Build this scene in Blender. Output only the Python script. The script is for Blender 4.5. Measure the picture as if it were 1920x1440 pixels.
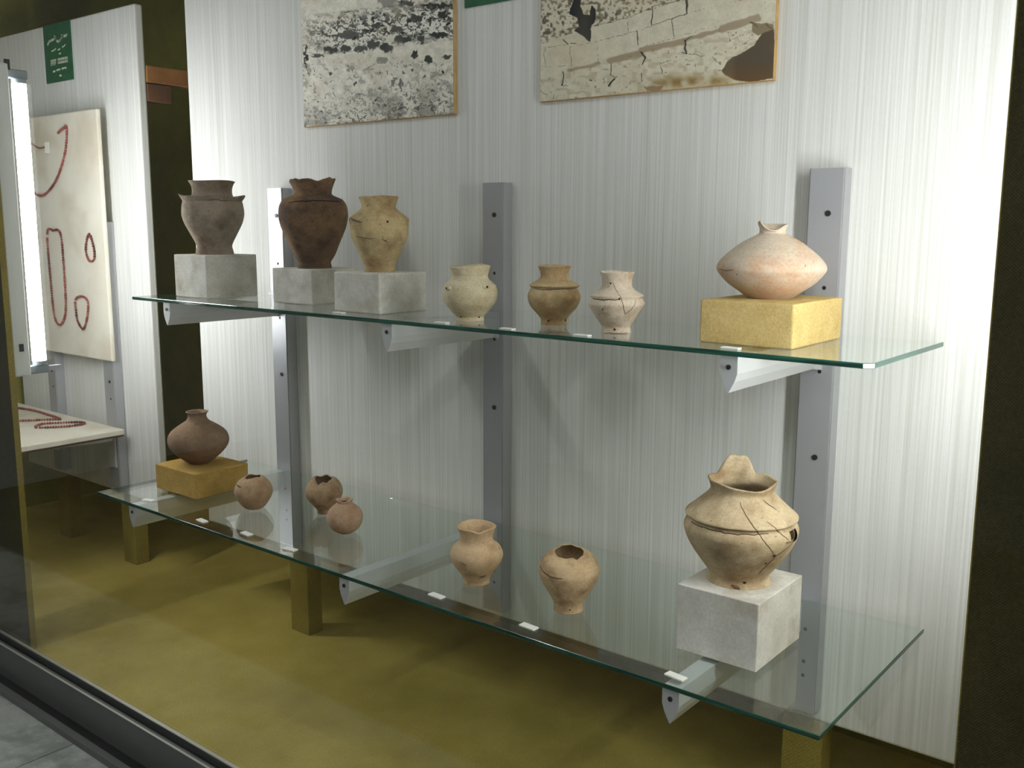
import bpy, bmesh, math, random
import numpy as np
from mathutils import Vector, Matrix, noise as mnoise

for o in list(bpy.data.objects):
    bpy.data.objects.remove(o, do_unlink=True)
scene = bpy.context.scene
COL = scene.collection
PI = math.pi
random.seed(7)

# ------------------------------------------------------------------ camera
cd = bpy.data.cameras.new('camera')
cam = bpy.data.objects.new('camera', cd)
COL.objects.link(cam)
cd.sensor_width = 36.0
cd.lens = 1833.6 * 36.0 / 1920.0
cd.clip_start = 0.02
CR = Vector((0.7760056, 0.6307160, 0.0035529))
CU = Vector((-0.1044519, 0.1229538, 0.9869003))
CF = Vector((-0.6220170, 0.7662113, -0.1612923))
CAM = Vector((1.4068, -1.7331, 1.1975))
cam.matrix_world = Matrix(((CR.x, CU.x, -CF.x, CAM.x), (CR.y, CU.y, -CF.y, CAM.y),
                           (CR.z, CU.z, -CF.z, CAM.z), (0, 0, 0, 1)))
scene.camera = cam

# ------------------------------------------------------------------ world (dim gallery light) and exposure
w = bpy.data.worlds.new('gallery'); scene.world = w; w.use_nodes = True
bgn = w.node_tree.nodes['Background']
bgn.inputs[0].default_value = (0.86, 0.93, 0.90, 1); bgn.inputs[1].default_value = 0.07
vs = scene.view_settings
vs.view_transform = 'Standard'; vs.look = 'None'; vs.gamma = 1.0; vs.use_curve_mapping = False
vs.exposure = 0.0
TUBE_STRENGTH = 62.0          # the fluorescent tubes' own radiance
FILL_STRENGTH = 66.0       # radiance of the unseen fill tubes added out front
TUBE_COLOUR = (0.985, 0.985, 1.0, 1)

# ------------------------------------------------------------------ materials
def s2l(c):
    c = c / 255.0
    return c / 12.92 if c <= 0.04045 else ((c + 0.055) / 1.055) ** 2.4
def rgb(r, g, b): return (s2l(r), s2l(g), s2l(b), 1.0)

def new_mat(name):
    m = bpy.data.materials.new(name); m.use_nodes = True
    nt = m.node_tree; b = nt.nodes['Principled BSDF']
    return m, nt, b
def nd(nt, t, **kw):
    n = nt.nodes.new(t)
    for k, v in kw.items(): setattr(n, k, v)
    return n
def ramp(nt, fac, stops):
    r = nd(nt, 'ShaderNodeValToRGB'); e = r.color_ramp.elements
    e[0].position, e[0].color = stops[0]
    e[1].position, e[1].color = stops[-1]
    for p, c in stops[1:-1]:
        x = e.new(p); x.color = c
    nt.links.new(fac, r.inputs[0]); return r.outputs[0]
def coords(nt, scale=(1, 1, 1)):
    tc = nd(nt, 'ShaderNodeTexCoord'); mp = nd(nt, 'ShaderNodeMapping')
    mp.inputs['Scale'].default_value = scale
    nt.links.new(tc.outputs['Object'], mp.inputs[0]); return mp.outputs[0]
def noise(nt, vec, scale, detail=4, rough=0.55):
    n = nd(nt, 'ShaderNodeTexNoise'); n.inputs['Scale'].default_value = scale
    n.inputs['Detail'].default_value = detail; n.inputs['Roughness'].default_value = rough
    nt.links.new(vec, n.inputs['Vector']); return n.outputs['Fac']
def mixc(nt, fac, a, b, mode='MIX'):
    m = nd(nt, 'ShaderNodeMix', data_type='RGBA', blend_type=mode)
    for sock, v in ((m.inputs[0], fac), (m.inputs[6], a), (m.inputs[7], b)):
        if hasattr(v, 'node'): nt.links.new(v, sock)
        else: sock.default_value = v
    return m.outputs[2]
def bump(nt, b, h, strength=0.3, dist=0.002):
    n = nd(nt, 'ShaderNodeBump'); n.inputs['Strength'].default_value = strength
    n.inputs['Distance'].default_value = dist
    nt.links.new(h, n.inputs['Height']); nt.links.new(n.outputs[0], b.inputs['Normal'])

def mottled(name, A, B, C=None, scale=20, fine=300, rough=0.85, bstr=0.25, bdist=0.001, clo=0.5, chi=0.62, cscale=9):
    m, nt, b = new_mat(name); v = coords(nt)
    col = ramp(nt, noise(nt, v, scale), [(0.32, A), (0.68, B)])
    if C is not None:
        col = mixc(nt, ramp(nt, noise(nt, v, cscale, 3), [(clo, (0, 0, 0, 1)), (chi, (1, 1, 1, 1))]), col, C)
    f = noise(nt, v, fine, 3)
    col = mixc(nt, 0.22, col, ramp(nt, f, [(0.3, (0.25, 0.25, 0.25, 1)), (0.7, (1, 1, 1, 1))]), 'MULTIPLY')
    nt.links.new(col, b.inputs['Base Color']); b.inputs['Roughness'].default_value = rough
    b.inputs['Specular IOR Level'].default_value = 0.25
    bump(nt, b, f, bstr, bdist)
    return m
def plain(name, c, rough=0.6, metal=0.0, spec=0.4):
    m, nt, b = new_mat(name); b.inputs['Base Color'].default_value = c
    b.inputs['Roughness'].default_value = rough; b.inputs['Metallic'].default_value = metal
    b.inputs['Specular IOR Level'].default_value = spec
    return m
def fabric(name, A, B, thread=900.0, rough=0.95, bdist=0.0006, big=6):
    m, nt, b = new_mat(name); v = coords(nt)
    tc = nd(nt, 'ShaderNodeTexCoord')
    sx = nd(nt, 'ShaderNodeSeparateXYZ'); nt.links.new(tc.outputs['Object'], sx.inputs[0])
    def wv(o1, o2):
        a = nd(nt, 'ShaderNodeMath', operation='ADD'); nt.links.new(o1, a.inputs[0]); nt.links.new(o2, a.inputs[1])
        s = nd(nt, 'ShaderNodeMath', operation='MULTIPLY'); nt.links.new(a.outputs[0], s.inputs[0]); s.inputs[1].default_value = thread
        q = nd(nt, 'ShaderNodeMath', operation='SINE'); nt.links.new(s.outputs[0], q.inputs[0]); return q.outputs[0]
    p = nd(nt, 'ShaderNodeMath', operation='MULTIPLY')
    nt.links.new(wv(sx.outputs[0], sx.outputs[1]), p.inputs[0])
    s2 = nd(nt, 'ShaderNodeMath', operation='MULTIPLY'); nt.links.new(sx.outputs[2], s2.inputs[0]); s2.inputs[1].default_value = thread
    q2 = nd(nt, 'ShaderNodeMath', operation='SINE'); nt.links.new(s2.outputs[0], q2.inputs[0])
    nt.links.new(q2.outputs[0], p.inputs[1])
    n1 = noise(nt, v, big, 5, 0.6); n2 = noise(nt, v, 260, 2)
    col = ramp(nt, n1, [(0.3, A), (0.7, B)])
    col = mixc(nt, 0.3, col, ramp(nt, n2, [(0.3, (0.3, 0.3, 0.3, 1)), (0.7, (1.2, 1.2, 1.2, 1))]), 'MULTIPLY')
    nt.links.new(col, b.inputs['Base Color']); b.inputs['Roughness'].default_value = rough
    b.inputs['Specular IOR Level'].default_value = 0.1
    h = nd(nt, 'ShaderNodeMath', operation='ADD'); nt.links.new(p.outputs[0], h.inputs[0]); nt.links.new(n2, h.inputs[1])
    bump(nt, b, h.outputs[0], 0.5, bdist)
    return m

def wallpaper():
    m, nt, b = new_mat('ribbed_wallpaper')
    v = coords(nt, (230, 230, 1.6)); f = noise(nt, v, 1.0, 3, 0.6)
    v2 = coords(nt, (70, 70, 0.9)); f2 = noise(nt, v2, 1.0, 2)
    v3 = coords(nt, (500, 500, 120)); f3 = noise(nt, v3, 1.0, 2)
    a = nd(nt, 'ShaderNodeMath', operation='MULTIPLY_ADD'); nt.links.new(f2, a.inputs[0]); a.inputs[1].default_value = 0.5
    nt.links.new(f, a.inputs[2])
    col = ramp(nt, a.outputs[0], [(0.55, rgb(206, 207, 200)), (0.75, rgb(220, 221, 216)), (0.95, rgb(232, 233, 230))])
    col = mixc(nt, 0.08, col, ramp(nt, f3, [(0.3, (0.3, 0.3, 0.3, 1)), (0.7, (1, 1, 1, 1))]), 'MULTIPLY')
    nt.links.new(col, b.inputs['Base Color']); b.inputs['Roughness'].default_value = 0.7
    b.inputs['Specular IOR Level'].default_value = 0.25
    bump(nt, b, a.outputs[0], 0.2, 0.0005)
    return m

def thin_glass(name, tint, ior=1.5):
    m = bpy.data.materials.new(name); m.use_nodes = True; nt = m.node_tree
    nt.nodes.clear()
    out = nd(nt, 'ShaderNodeOutputMaterial'); mx = nd(nt, 'ShaderNodeMixShader')
    tr = nd(nt, 'ShaderNodeBsdfTransparent'); tr.inputs[0].default_value = tint
    gl = nd(nt, 'ShaderNodeBsdfGlossy'); gl.inputs['Roughness'].default_value = 0.0
    gl.inputs[0].default_value = (1, 1, 1, 1)
    fr = nd(nt, 'ShaderNodeFresnel'); geo = nd(nt, 'ShaderNodeNewGeometry')
    # same reflectance for both faces of the slab
    mr = nd(nt, 'ShaderNodeMapRange'); nt.links.new(geo.outputs['Backfacing'], mr.inputs[0])
    mr.inputs['To Min'].default_value = ior; mr.inputs['To Max'].default_value = 1.0 / ior
    nt.links.new(mr.outputs[0], fr.inputs['IOR'])
    nt.links.new(fr.outputs[0], mx.inputs[0]); nt.links.new(tr.outputs[0], mx.inputs[1]); nt.links.new(gl.outputs[0], mx.inputs[2])
    nt.links.new(mx.outputs[0], out.inputs[0])
    return m
def edge_glass():
    m, nt, b = new_mat('green_glass_edge')
    v = coords(nt, (9, 9, 200))
    col = ramp(nt, noise(nt, v, 1.0, 2), [(0.35, rgb(16, 50, 40)), (0.65, rgb(42, 98, 80))])
    nt.links.new(col, b.inputs['Base Color']); b.inputs['Roughness'].default_value = 0.12
    b.inputs['Specular IOR Level'].default_value = 0.6
    return m

M = {}
M['wallpaper'] = wallpaper()
M['olive'] = fabric('olive_carpet', rgb(170, 151, 72), rgb(190, 171, 90), thread=700, big=5, bdist=0.0012)
M['olive_wall'] = fabric('olive_wall_fabric', rgb(140, 134, 52), rgb(162, 154, 66), thread=700)
M['olive_leg'] = fabric('olive_leg_fabric', rgb(140, 124, 54), rgb(156, 140, 66), thread=800)
M['ceil'] = mottled('white_ceiling', rgb(222, 224, 218), rgb(232, 233, 228), None, 5, 120)
M['dark_fabric'] = fabric('dark_column_fabric', rgb(60, 57, 28), rgb(76, 70, 34), thread=1600, bdist=0.0006)
M['alu'] = plain('brushed_aluminium', rgb(172, 173, 176), 0.36, 0.35)
M['alu2'] = plain('bracket_aluminium', rgb(206, 208, 208), 0.45, 0.2)
M['screw'] = plain('screw_dark', rgb(70, 70, 74), 0.4, 0.8)
M['hole'] = plain('dark_hole', rgb(24, 20, 16), 0.9)
M['crack'] = plain('dark_crack', rgb(98, 78, 58), 0.95)
M['glass'] = thin_glass('shelf_glass', (0.955, 0.985, 0.97, 1))
M['pane'] = thin_glass('window_glass', (0.985, 0.995, 0.99, 1))
M['gedge'] = edge_glass()
M['plaster'] = mottled('plaster_block', rgb(208, 204, 192), rgb(232, 230, 221), rgb(184, 174, 154), 22, 200, 0.85, 0.3, 0.0008, 0.55, 0.75, 14)
M['burlap'] = fabric('yellow_burlap', rgb(206, 178, 112), rgb(226, 200, 136), thread=2400, big=30, bdist=0.0012)
M['burlap2'] = fabric('ochre_burlap', rgb(190, 154, 82), rgb(208, 172, 100), thread=2400, big=30, bdist=0.0012)
M['card'] = plain('white_card', rgb(240, 240, 232), 0.6)
M['board'] = mottled('linen_board', rgb(226, 220, 202), rgb(236, 232, 216), rgb(212, 202, 180), 8, 500, 0.9, 0.2, 0.0005, 0.5, 0.7, 5)
M['wood'] = mottled('brown_wood', rgb(150, 100, 52), rgb(172, 120, 66), rgb(128, 82, 42), 12, 200)
M['wood_dark'] = mottled('dark_wood', rgb(96, 66, 44), rgb(118, 82, 54), None, 12, 200)
M['edge_wood'] = mottled('photo_mount_edge', rgb(186, 148, 92), rgb(204, 168, 112), None, 40, 300)
M['green'] = mottled('green_sign', rgb(30, 84, 54), rgb(40, 98, 64), None, 30, 200, 0.6)
M['letter'] = plain('sign_lettering', rgb(214, 224, 200), 0.6)
M['bead'] = mottled('carnelian_bead', rgb(122, 58, 50), rgb(160, 92, 80), rgb(92, 46, 42), 120, 400, 0.5, 0.1)
M['enamel'] = plain('lamp_enamel', rgb(226, 230, 228), 0.4)
M['endcap'] = plain('lamp_endcap', rgb(150, 158, 166), 0.4, 0.5)
M['black'] = plain('black_plastic', rgb(30, 30, 34), 0.5)
M['track'] = plain('anodised_track', rgb(104, 106, 104), 0.42, 0.4)
M['track_lit'] = plain('lit_track_edge', rgb(205, 205, 196), 0.35, 0.6)  # pale tone puts lamplight into the colour of the track's top edges
M['track_dark'] = plain('track_groove', rgb(30, 30, 30), 0.7)
M['stone'] = mottled('grey_marble', rgb(150, 154, 149), rgb(168, 172, 166), rgb(128, 133, 128), 14, 160, 0.55, 0.1)
M['joint'] = plain('slab_joint', rgb(70, 72, 70), 0.9)
M['gallery'] = mottled('gallery_floor', rgb(74, 74, 70), rgb(90, 90, 86), None, 6, 90, 0.5)

tm = bpy.data.materials.new('lit_tube'); tm.use_nodes = True; nt = tm.node_tree; nt.nodes.clear()
o_ = nd(nt, 'ShaderNodeOutputMaterial'); e_ = nd(nt, 'ShaderNodeEmission')
e_.inputs[0].default_value = TUBE_COLOUR; e_.inputs[1].default_value = TUBE_STRENGTH
nt.links.new(e_.outputs[0], o_.inputs[0]); M['tube'] = tm
tg = tm.copy(); tg.name = 'lit_fill_tube'; M['fill_tube'] = tg
[n for n in tg.node_tree.nodes if n.type == 'EMISSION'][0].inputs[1].default_value = FILL_STRENGTH

# ------------------------------------------------------------------ helpers
def link(name, me, mats, parent=None, smooth=False, loc=None):
    o = bpy.data.objects.new(name, me); COL.objects.link(o)
    if not isinstance(mats, (list, tuple)): mats = [mats]
    for m in mats: me.materials.append(m)
    if smooth:
        me.polygons.foreach_set('use_smooth', [True] * len(me.polygons))
    if loc is not None: o.location = loc
    if parent is not None: o.parent = parent
    me.update()
    return o
def bm_obj(name, bm, mats, parent=None, smooth=False, loc=None):
    me = bpy.data.meshes.new(name); bmesh.ops.recalc_face_normals(bm, faces=bm.faces[:])
    bm.to_mesh(me); bm.free()
    return link(name, me, mats, parent, smooth, loc)
def py_obj(name, V, F, mats, parent=None, smooth=False, loc=None):
    me = bpy.data.meshes.new(name); me.from_pydata(V, [], F)
    return link(name, me, mats, parent, smooth, loc)
def bx(bm, x0, x1, y0, y1, z0, z1):
    vs_ = [bm.verts.new(p) for p in ((x0, y0, z0), (x1, y0, z0), (x1, y1, z0), (x0, y1, z0),
                                     (x0, y0, z1), (x1, y0, z1), (x1, y1, z1), (x0, y1, z1))]
    for f in ((0, 3, 2, 1), (4, 5, 6, 7), (0, 1, 5, 4), (1, 2, 6, 5), (2, 3, 7, 6), (3, 0, 4, 7)):
        bm.faces.new([vs_[i] for i in f])
def box(name, x0, x1, y0, y1, z0, z1, mat, parent=None, bevel=0.0, seg=2, wob=0.0):
    bm = bmesh.new(); bx(bm, x0, x1, y0, y1, z0, z1)
    if bevel > 0:
        bmesh.ops.bevel(bm, geom=bm.edges[:] , offset=bevel, segments=seg, affect='EDGES', profile=0.5)
    if wob > 0:
        for v in bm.verts:
            n = mnoise.noise_vector(v.co * 14.0); v.co += n * wob
    return bm_obj(name, bm, mat, parent, smooth=False)
def tag(o, label=None, cat=None, group=None, kind=None):
    if label: o['label'] = label
    if cat: o['category'] = cat
    if group: o['group'] = group
    if kind: o['kind'] = kind
    return o
def struct(o): o['kind'] = 'structure'; return o
def empty(name, loc):
    o = bpy.data.objects.new(name, None); COL.objects.link(o); o.location = loc
    o.empty_display_size = 0.02
    return o
def reparent(o, p):
    """parent o (built in world coordinates) to p, which is unrotated"""
    o.parent = p; o.matrix_parent_inverse = Matrix.Translation(-Vector(p.location)); return o
def tube_path(bm, pts, r, seg=8, closed=False):
    n = len(pts); rings = []
    for i, p in enumerate(pts):
        p = Vector(p)
        a = Vector(pts[i - 1] if (i > 0 or closed) else pts[i]); b = Vector(pts[(i + 1) % n] if (i < n - 1 or closed) else pts[i])
        t = (b - a).normalized(); up = Vector((0, 0, 1)) if abs(t.z) < 0.9 else Vector((1, 0, 0))
        s = t.cross(up).normalized(); u = s.cross(t)
        rr = r(i / max(1, n - 1)) if callable(r) else r
        rings.append([bm.verts.new(p + (s * math.cos(2 * PI * k / seg) + u * math.sin(2 * PI * k / seg)) * rr) for k in range(seg)])
    for i in range(n if closed else n - 1):
        A, B = rings[i], rings[(i + 1) % n]
        for k in range(seg): bm.faces.new((A[k], A[(k + 1) % seg], B[(k + 1) % seg], B[k]))
    if not closed:
        bm.faces.new(rings[0][::-1]); bm.faces.new(rings[-1])
def cyl(bm, p0, p1, r, seg=24): tube_path(bm, [p0, p1], r, seg)
def catmull(pts, n, closed=False):
    P = [Vector(p) for p in pts]; m = len(P); out = []
    rng = m if closed else m - 1
    for i in range(rng):
        g = lambda k: P[k % m] if closed else P[max(0, min(m - 1, k))]
        p0, p1, p2, p3 = g(i - 1), g(i), g(i + 1), g(i + 2)
        for j in range(n):
            t = j / n
            out.append(0.5 * ((2 * p1) + (p2 - p0) * t + (2 * p0 - 5 * p1 + 4 * p2 - p3) * t * t + (3 * p1 - p0 - 3 * p2 + p3) * t ** 3))
    if not closed: out.append(P[-1])
    return out

# ================================================================== STRUCTURE
XL, XR, YB, ZC = -2.73, 1.80, 0.45, 2.22
struct(box('floor', XL, XR, -0.604, YB, -0.03, 0.0, M['olive']))
struct(box('wall_back', XL - 0.03, XR + 0.03, YB, YB + 0.03, -0.03, ZC, M['olive_wall']))
struct(box('wall_left', XL - 0.03, XL, -0.604, YB, -0.03, ZC, M['olive_wall']))
struct(box('wall_right', XR, XR + 0.03, -0.604, YB, -0.03, ZC, M['olive_wall']))
struct(box('ceiling', XL - 0.03, XR + 0.03, -0.66, YB + 0.03, ZC, ZC + 0.03, M['ceil']))

# fabric-covered pilaster boards behind the window that carry the lamps
t1_ = struct(box('trim_1', -1.50, -1.300, -0.560, -0.543, 0.0, ZC, M['dark_fabric'], bevel=0.002))
t2_ = struct(box('trim_2', 1.138, 1.34, -0.560, -0.543, 0.0, ZC, M['dark_fabric'], bevel=0.002))

box('lit_edge_strip', -1.3005, -1.2990, -0.5595, -0.5435, 0.0, ZC, M['olive_leg'], parent=t1_)  # paler olive paints the lamplight falling on the board's side face
box('lit_edge_strip', 1.1370, 1.1385, -0.5595, -0.5435, 0.0, ZC, M['olive_leg'], parent=t2_)

# sliding window: bottom track, pane
tr_ = struct(empty('window_1', (0, -0.62, -0.05)))
def wpart(name, *a, **k): return reparent(box(name, *a, **k), tr_)
X0, X1 = XL, XR
ir_ = wpart('inner_rail', X0, X1, -0.612, -0.604, -0.05, 0.050, M['track'])
box('lit_rail_edge', X0, X1, -0.6125, -0.6035, 0.050, 0.053, M['track_lit'], parent=ir_)
wpart('channel_base', X0, X1, -0.634, -0.612, -0.05, 0.034, M['track_dark'])
sr_ = wpart('sash_rail', X0, X1, -0.646, -0.634, -0.05, 0.050, M['track'])
box('lit_rail_edge', X0, X1, -0.6465, -0.6415, 0.050, 0.0515, M['track_lit'], parent=sr_)
wpart('lower_groove', X0, X1, -0.676, -0.646, -0.05, -0.042, M['track_dark'])
wpart('outer_flange', X0, X1, -0.694, -0.676, -0.05, -0.034, M['track'])
wpart('top_rail', X0, X1, -0.646, -0.604, 2.17, ZC, M['track'])
pane = wpart('pane', X0, X1, -0.626, -0.620, 0.034, 2.17, M['pane'])
for sx in (-0.42, -1.35):
    bm = bmesh.new(); cyl(bm, (sx, -0.662, -0.042), (sx, -0.662, -0.038), 0.004, 12)
    reparent(bm_obj('screw', bm, M['screw']), tr_)

# stone ledge outside, in slabs, and the gallery floor below it
led = struct(box('trim_3', XL, XR + 0.6, -1.10, -0.694, -0.12, -0.053, M['joint']))
xs = [XL, -2.40, -1.60, -0.802, 0.0, 0.80, 1.60, 2.40]
for a, b in zip(xs[:-1], xs[1:]):
    box('slab', a + 0.0015, b - 0.0015, -1.10, -0.6945, -0.056, -0.050, M['stone'], parent=led)
struct(box('wall_front', XL, XR + 0.6, -1.09, -0.66, -0.50, -0.12, M['stone']))
struct(box('ceiling_gallery', -5, 5, -5, -0.66, 3.0, 3.03, M['ceil']))
struct(box('floor_gallery', -5, 5, -5, -0.66, -0.53, -0.50, M['gallery']))

# upright display panels covered with ribbed wallpaper, on olive legs
def panel(name, x0, x1, legs, label):
    root = empty(name, ((x0 + x1) / 2, 0.015, 0.0))
    reparent(box('panel_board', x0, x1, 0.0, 0.03, 0.256, 1.872, M['wallpaper'], bevel=0.006, seg=3), root)
    for lx in legs:
        reparent(box('leg', lx, lx + 0.080, 0.003, 0.055, 0.0, 0.256, M['olive_leg'], bevel=0.002), root)
    tag(root, label, 'display panel')
    return root
p_main = panel('display_panel', -1.250, 1.250, (-0.848, 0.690), 'wide white ribbed display panel behind the glass shelves')
p_left = panel('display_panel', -2.480, -1.522, (-2.262, -1.792), 'narrow white ribbed display panel behind the necklace board')

# bearers behind the panels
b1 = box('wooden_bearer', -1.56, -1.52, 0.031, YB, 1.638, 1.690, M['wood'], bevel=0.002)
tag(b1, 'brown wooden bearer seen in the gap between the white panels', 'beam')
b2 = box('wooden_block', -1.565, -1.52, 0.031, 0.116, 1.580, 1.634, M['wood_dark'], bevel=0.002)
tag(b2, 'short dark wooden block below the brown wooden bearer', 'wood block')
# ================================================================== TUBE LAMPS
def lamp(x, label):
    root = empty('tube_lamp', (x, -0.49, 0.775))
    P = lambda o: reparent(o, root)
    P(box('batten', x - 0.028, x + 0.028, -0.528, -0.482, 0.775, 1.615, M['enamel'], bevel=0.004))
    P(box('mounting_strip', x - 0.022, x + 0.022, -0.543, -0.528, 0.80, 1.59, M['endcap']))
    bm = bmesh.new(); tube_path(bm, [(x, -0.445, z) for z in (0.812, 0.83, 1.55, 1.568)], lambda t: 0.0185, 24)
    tb = P(bm_obj('tube', bm, M['tube'], smooth=False))
    for z0, z1 in ((0.800, 0.812), (1.568, 1.580)):
        bm = bmesh.new(); cyl(bm, (x, -0.445, z0), (x, -0.445, z1), 0.019, 24); bm_obj('end_cap', bm, M['endcap'], tb)
    for z0, z1 in ((0.776, 0.800), (1.580, 1.604)):
        P(box('lamp_holder', x - 0.012, x + 0.012, -0.484, -0.424, z0, z1, M['endcap'], bevel=0.003))
    P(box('switch', x + 0.0275, x + 0.0315, -0.511, -0.499, 0.845, 0.866, M['black'], bevel=0.001))
    P(box('wire_clip', x + 0.004, x + 0.012, -0.482, -0.470, 1.600, 1.628, M['black']))
    P(box('bracket_arm', x - 0.006, x + 0.006, -0.424, -0.385, 0.780, 0.794, M['alu']))
    tag(root, label, 'lamp')
    return root
lamp(-1.366, 'lit fluorescent tube lamp upright beside the necklace board')
lamp(1.196, 'lit fluorescent tube lamp behind the dark fabric pilaster by the shelves')

for gx, gw in ((-1.3, 'necklace board'), (1.9, 'glass shelves')):  # unseen fill lamps, added to brighten the case from the front
    gl_ = empty('fill_lamp', (gx, -3.1, 3.0))
    reparent(box('housing', gx - 0.04, gx + 0.04, -4.6, -1.6, 2.94, 3.0, M['enamel'], bevel=0.004), gl_)
    bm = bmesh.new(); cyl(bm, (gx, -4.55, 2.90), (gx, -1.65, 2.90), 0.019, 16); reparent(bm_obj('tube', bm, M['fill_tube']), gl_)
    for sy in (-4.565, -1.635): reparent(box('lamp_holder', gx - .015, gx + .015, sy - .015, sy + .015, 2.88, 2.945, M['endcap']), gl_)
    tag(gl_, 'long tube fill lamp added unseen outside the case, opposite the ' + gw, 'lamp', 'added fill lamps')

# ================================================================== RAILS, BRACKETS, SHELVES
def rail(x0, x1, z0, z1, screws, label, group):
    xc = (x0 + x1) / 2
    root = empty('upright_rail', (xc, -0.018, z0))
    bm = bmesh.new(); bx(bm, x0, x1, -0.035, -0.0005, z0, z1)
    bmesh.ops.bevel(bm, geom=[e for e in bm.edges if abs((e.verts[0].co - e.verts[1].co).z) > 0.1], offset=0.0025, segments=2, affect='EDGES')
    reparent(bm_obj('channel', bm, M['alu']), root)
    for i, z in enumerate(screws):
        r = 0.0052 if i in (0, 3) else 0.0036
        bm = bmesh.new(); cyl(bm, (xc + 0.006, -0.0349, z), (xc + 0.006, -0.0372 if i in (0, 3) else -0.0354, z), r, 12)
        reparent(bm_obj('screw' if i in (0, 3) else 'slot_hole', bm, M['screw'] if i in (0, 3) else M['hole']), root)
    tag(root, label, 'rail', group); return root
SC = (1.218, 1.088, 0.938, 0.780, 0.449, 0.385, 0.357)
rail(-0.842, -0.777, 0.285, 1.292, SC, 'aluminium upright rail behind the dark brown jar', 'rails of the glass shelves')
rail(-0.060, 0.000, 0.285, 1.289, SC, 'aluminium upright rail beside the cream pierced jar', 'rails of the glass shelves')
rail(0.702, 0.766, 0.285, 1.296, SC, 'aluminium upright rail behind the flattened cream jar', 'rails of the glass shelves')
rail(-2.190, -2.131, 0.285, 1.20, (0.66, 0.60), 'aluminium upright rail below the necklace board, next to the lamp', 'rails of the necklace board')
rail(-1.785, -1.719, 0.285, 1.20, (0.66, 0.60), 'aluminium upright rail under the free corner of the necklace board', 'rails of the necklace board')

def bracket(xc, yf, ztop, label, group, h=0.058, hw=0.0145):
    root = empty('shelf_bracket', (xc, -0.04, ztop - h))
    prof = [(-hw, 0), (hw, 0), (hw, -h * 0.48), (hw * 0.72, -h * 0.70), (hw * 0.08, -h), (-hw * 0.08, -h), (-hw * 0.72, -h * 0.70), (-hw, -h * 0.48)]
    bm = bmesh.new()
    A = [bm.verts.new((xc + a, yf, ztop + b)) for a, b in prof]; B = [bm.verts.new((xc + a, -0.0355, ztop + b)) for a, b in prof]
    n = len(prof); bm.faces.new(A); bm.faces.new(B[::-1])
    for i in range(n): bm.faces.new((A[i], B[i], B[(i + 1) % n], A[(i + 1) % n]))
    reparent(bm_obj('arm', bm, M['alu2']), root)
    bm = bmesh.new(); cyl(bm, (xc, yf + 0.0002, ztop - 0.018), (xc, yf - 0.002, ztop - 0.018), 0.004, 12)
    reparent(bm_obj('screw', bm, M['screw']), root)
    bm = bmesh.new(); bx(bm, xc - 0.016, xc + 0.016, -0.0405, -0.0356, ztop - h, ztop - 0.001)
    reparent(bm_obj('back_plate', bm, M['alu2']), root)
    tag(root, label, 'bracket', group)
ZU, ZL, TH = 1.008, 0.508, 0.008
YU, YL = -0.377, -0.502
for xc, wh in ((-0.824, 'under the brown-grey footed jar'), (-0.026, 'beside the cream pierced jar'), (0.728, 'under the flattened cream jar')):
    bracket(xc, YU + 0.008, ZU - TH, 'pointed aluminium bracket of the upper glass shelf ' + wh, 'brackets of the upper shelf')
for xc, wh in ((-0.824, 'under the round brown jar'), (-0.030, 'beside the light tan flared jar'), (0.715, 'under the cracked beige jar')):
    bracket(xc, YL + 0.008, ZL - TH, 'pointed aluminium bracket of the lower glass shelf ' + wh, 'brackets of the lower shelf')

def shelf(x0, x1, yf, yb, zt, ch, label):
    pts = [(x0, yf), (x1 - ch, yf), (x1, yf + ch), (x1, yb), (x0, yb)] if ch else [(x0, yf), (x1, yf), (x1, yb), (x0, yb)]
    bm = bmesh.new(); e = 0.0009
    def inset(p):
        cx, cy = (x0 + x1) / 2, (yf + yb) / 2
        return (p[0] + (e if p[0] < cx else -e), p[1] + (e if p[1] < cy else -e))
    rows = [[bm.verts.new((*inset(p), zt - TH)) for p in pts], [bm.verts.new((*p, zt - TH + e)) for p in pts],
            [bm.verts.new((*p, zt - e)) for p in pts], [bm.verts.new((*inset(p), zt)) for p in pts]]
    n = len(pts)
    fb = bm.faces.new(rows[0][::-1]); ft = bm.faces.new(rows[3])
    for r in range(3):
        for i in range(n):
            f = bm.faces.new((rows[r][i], rows[r][(i + 1) % n], rows[r + 1][(i + 1) % n], rows[r + 1][i])); f.material_index = 0 if i == n - 2 else 1
    o = bm_obj('glass_shelf', bm, [M['glass'], M['gedge']])
    tag(o, label, 'shelf', 'glass shelves')
    return o
shelf(-0.970, 0.948, YU, -0.0365, ZU, 0.012, 'upper clear glass shelf with green edge, narrower of the two')
shelf(-0.979, 0.951, YL, -0.0365, ZL, 0.0, 'lower clear glass shelf with green edge, deeper of the two')

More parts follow.
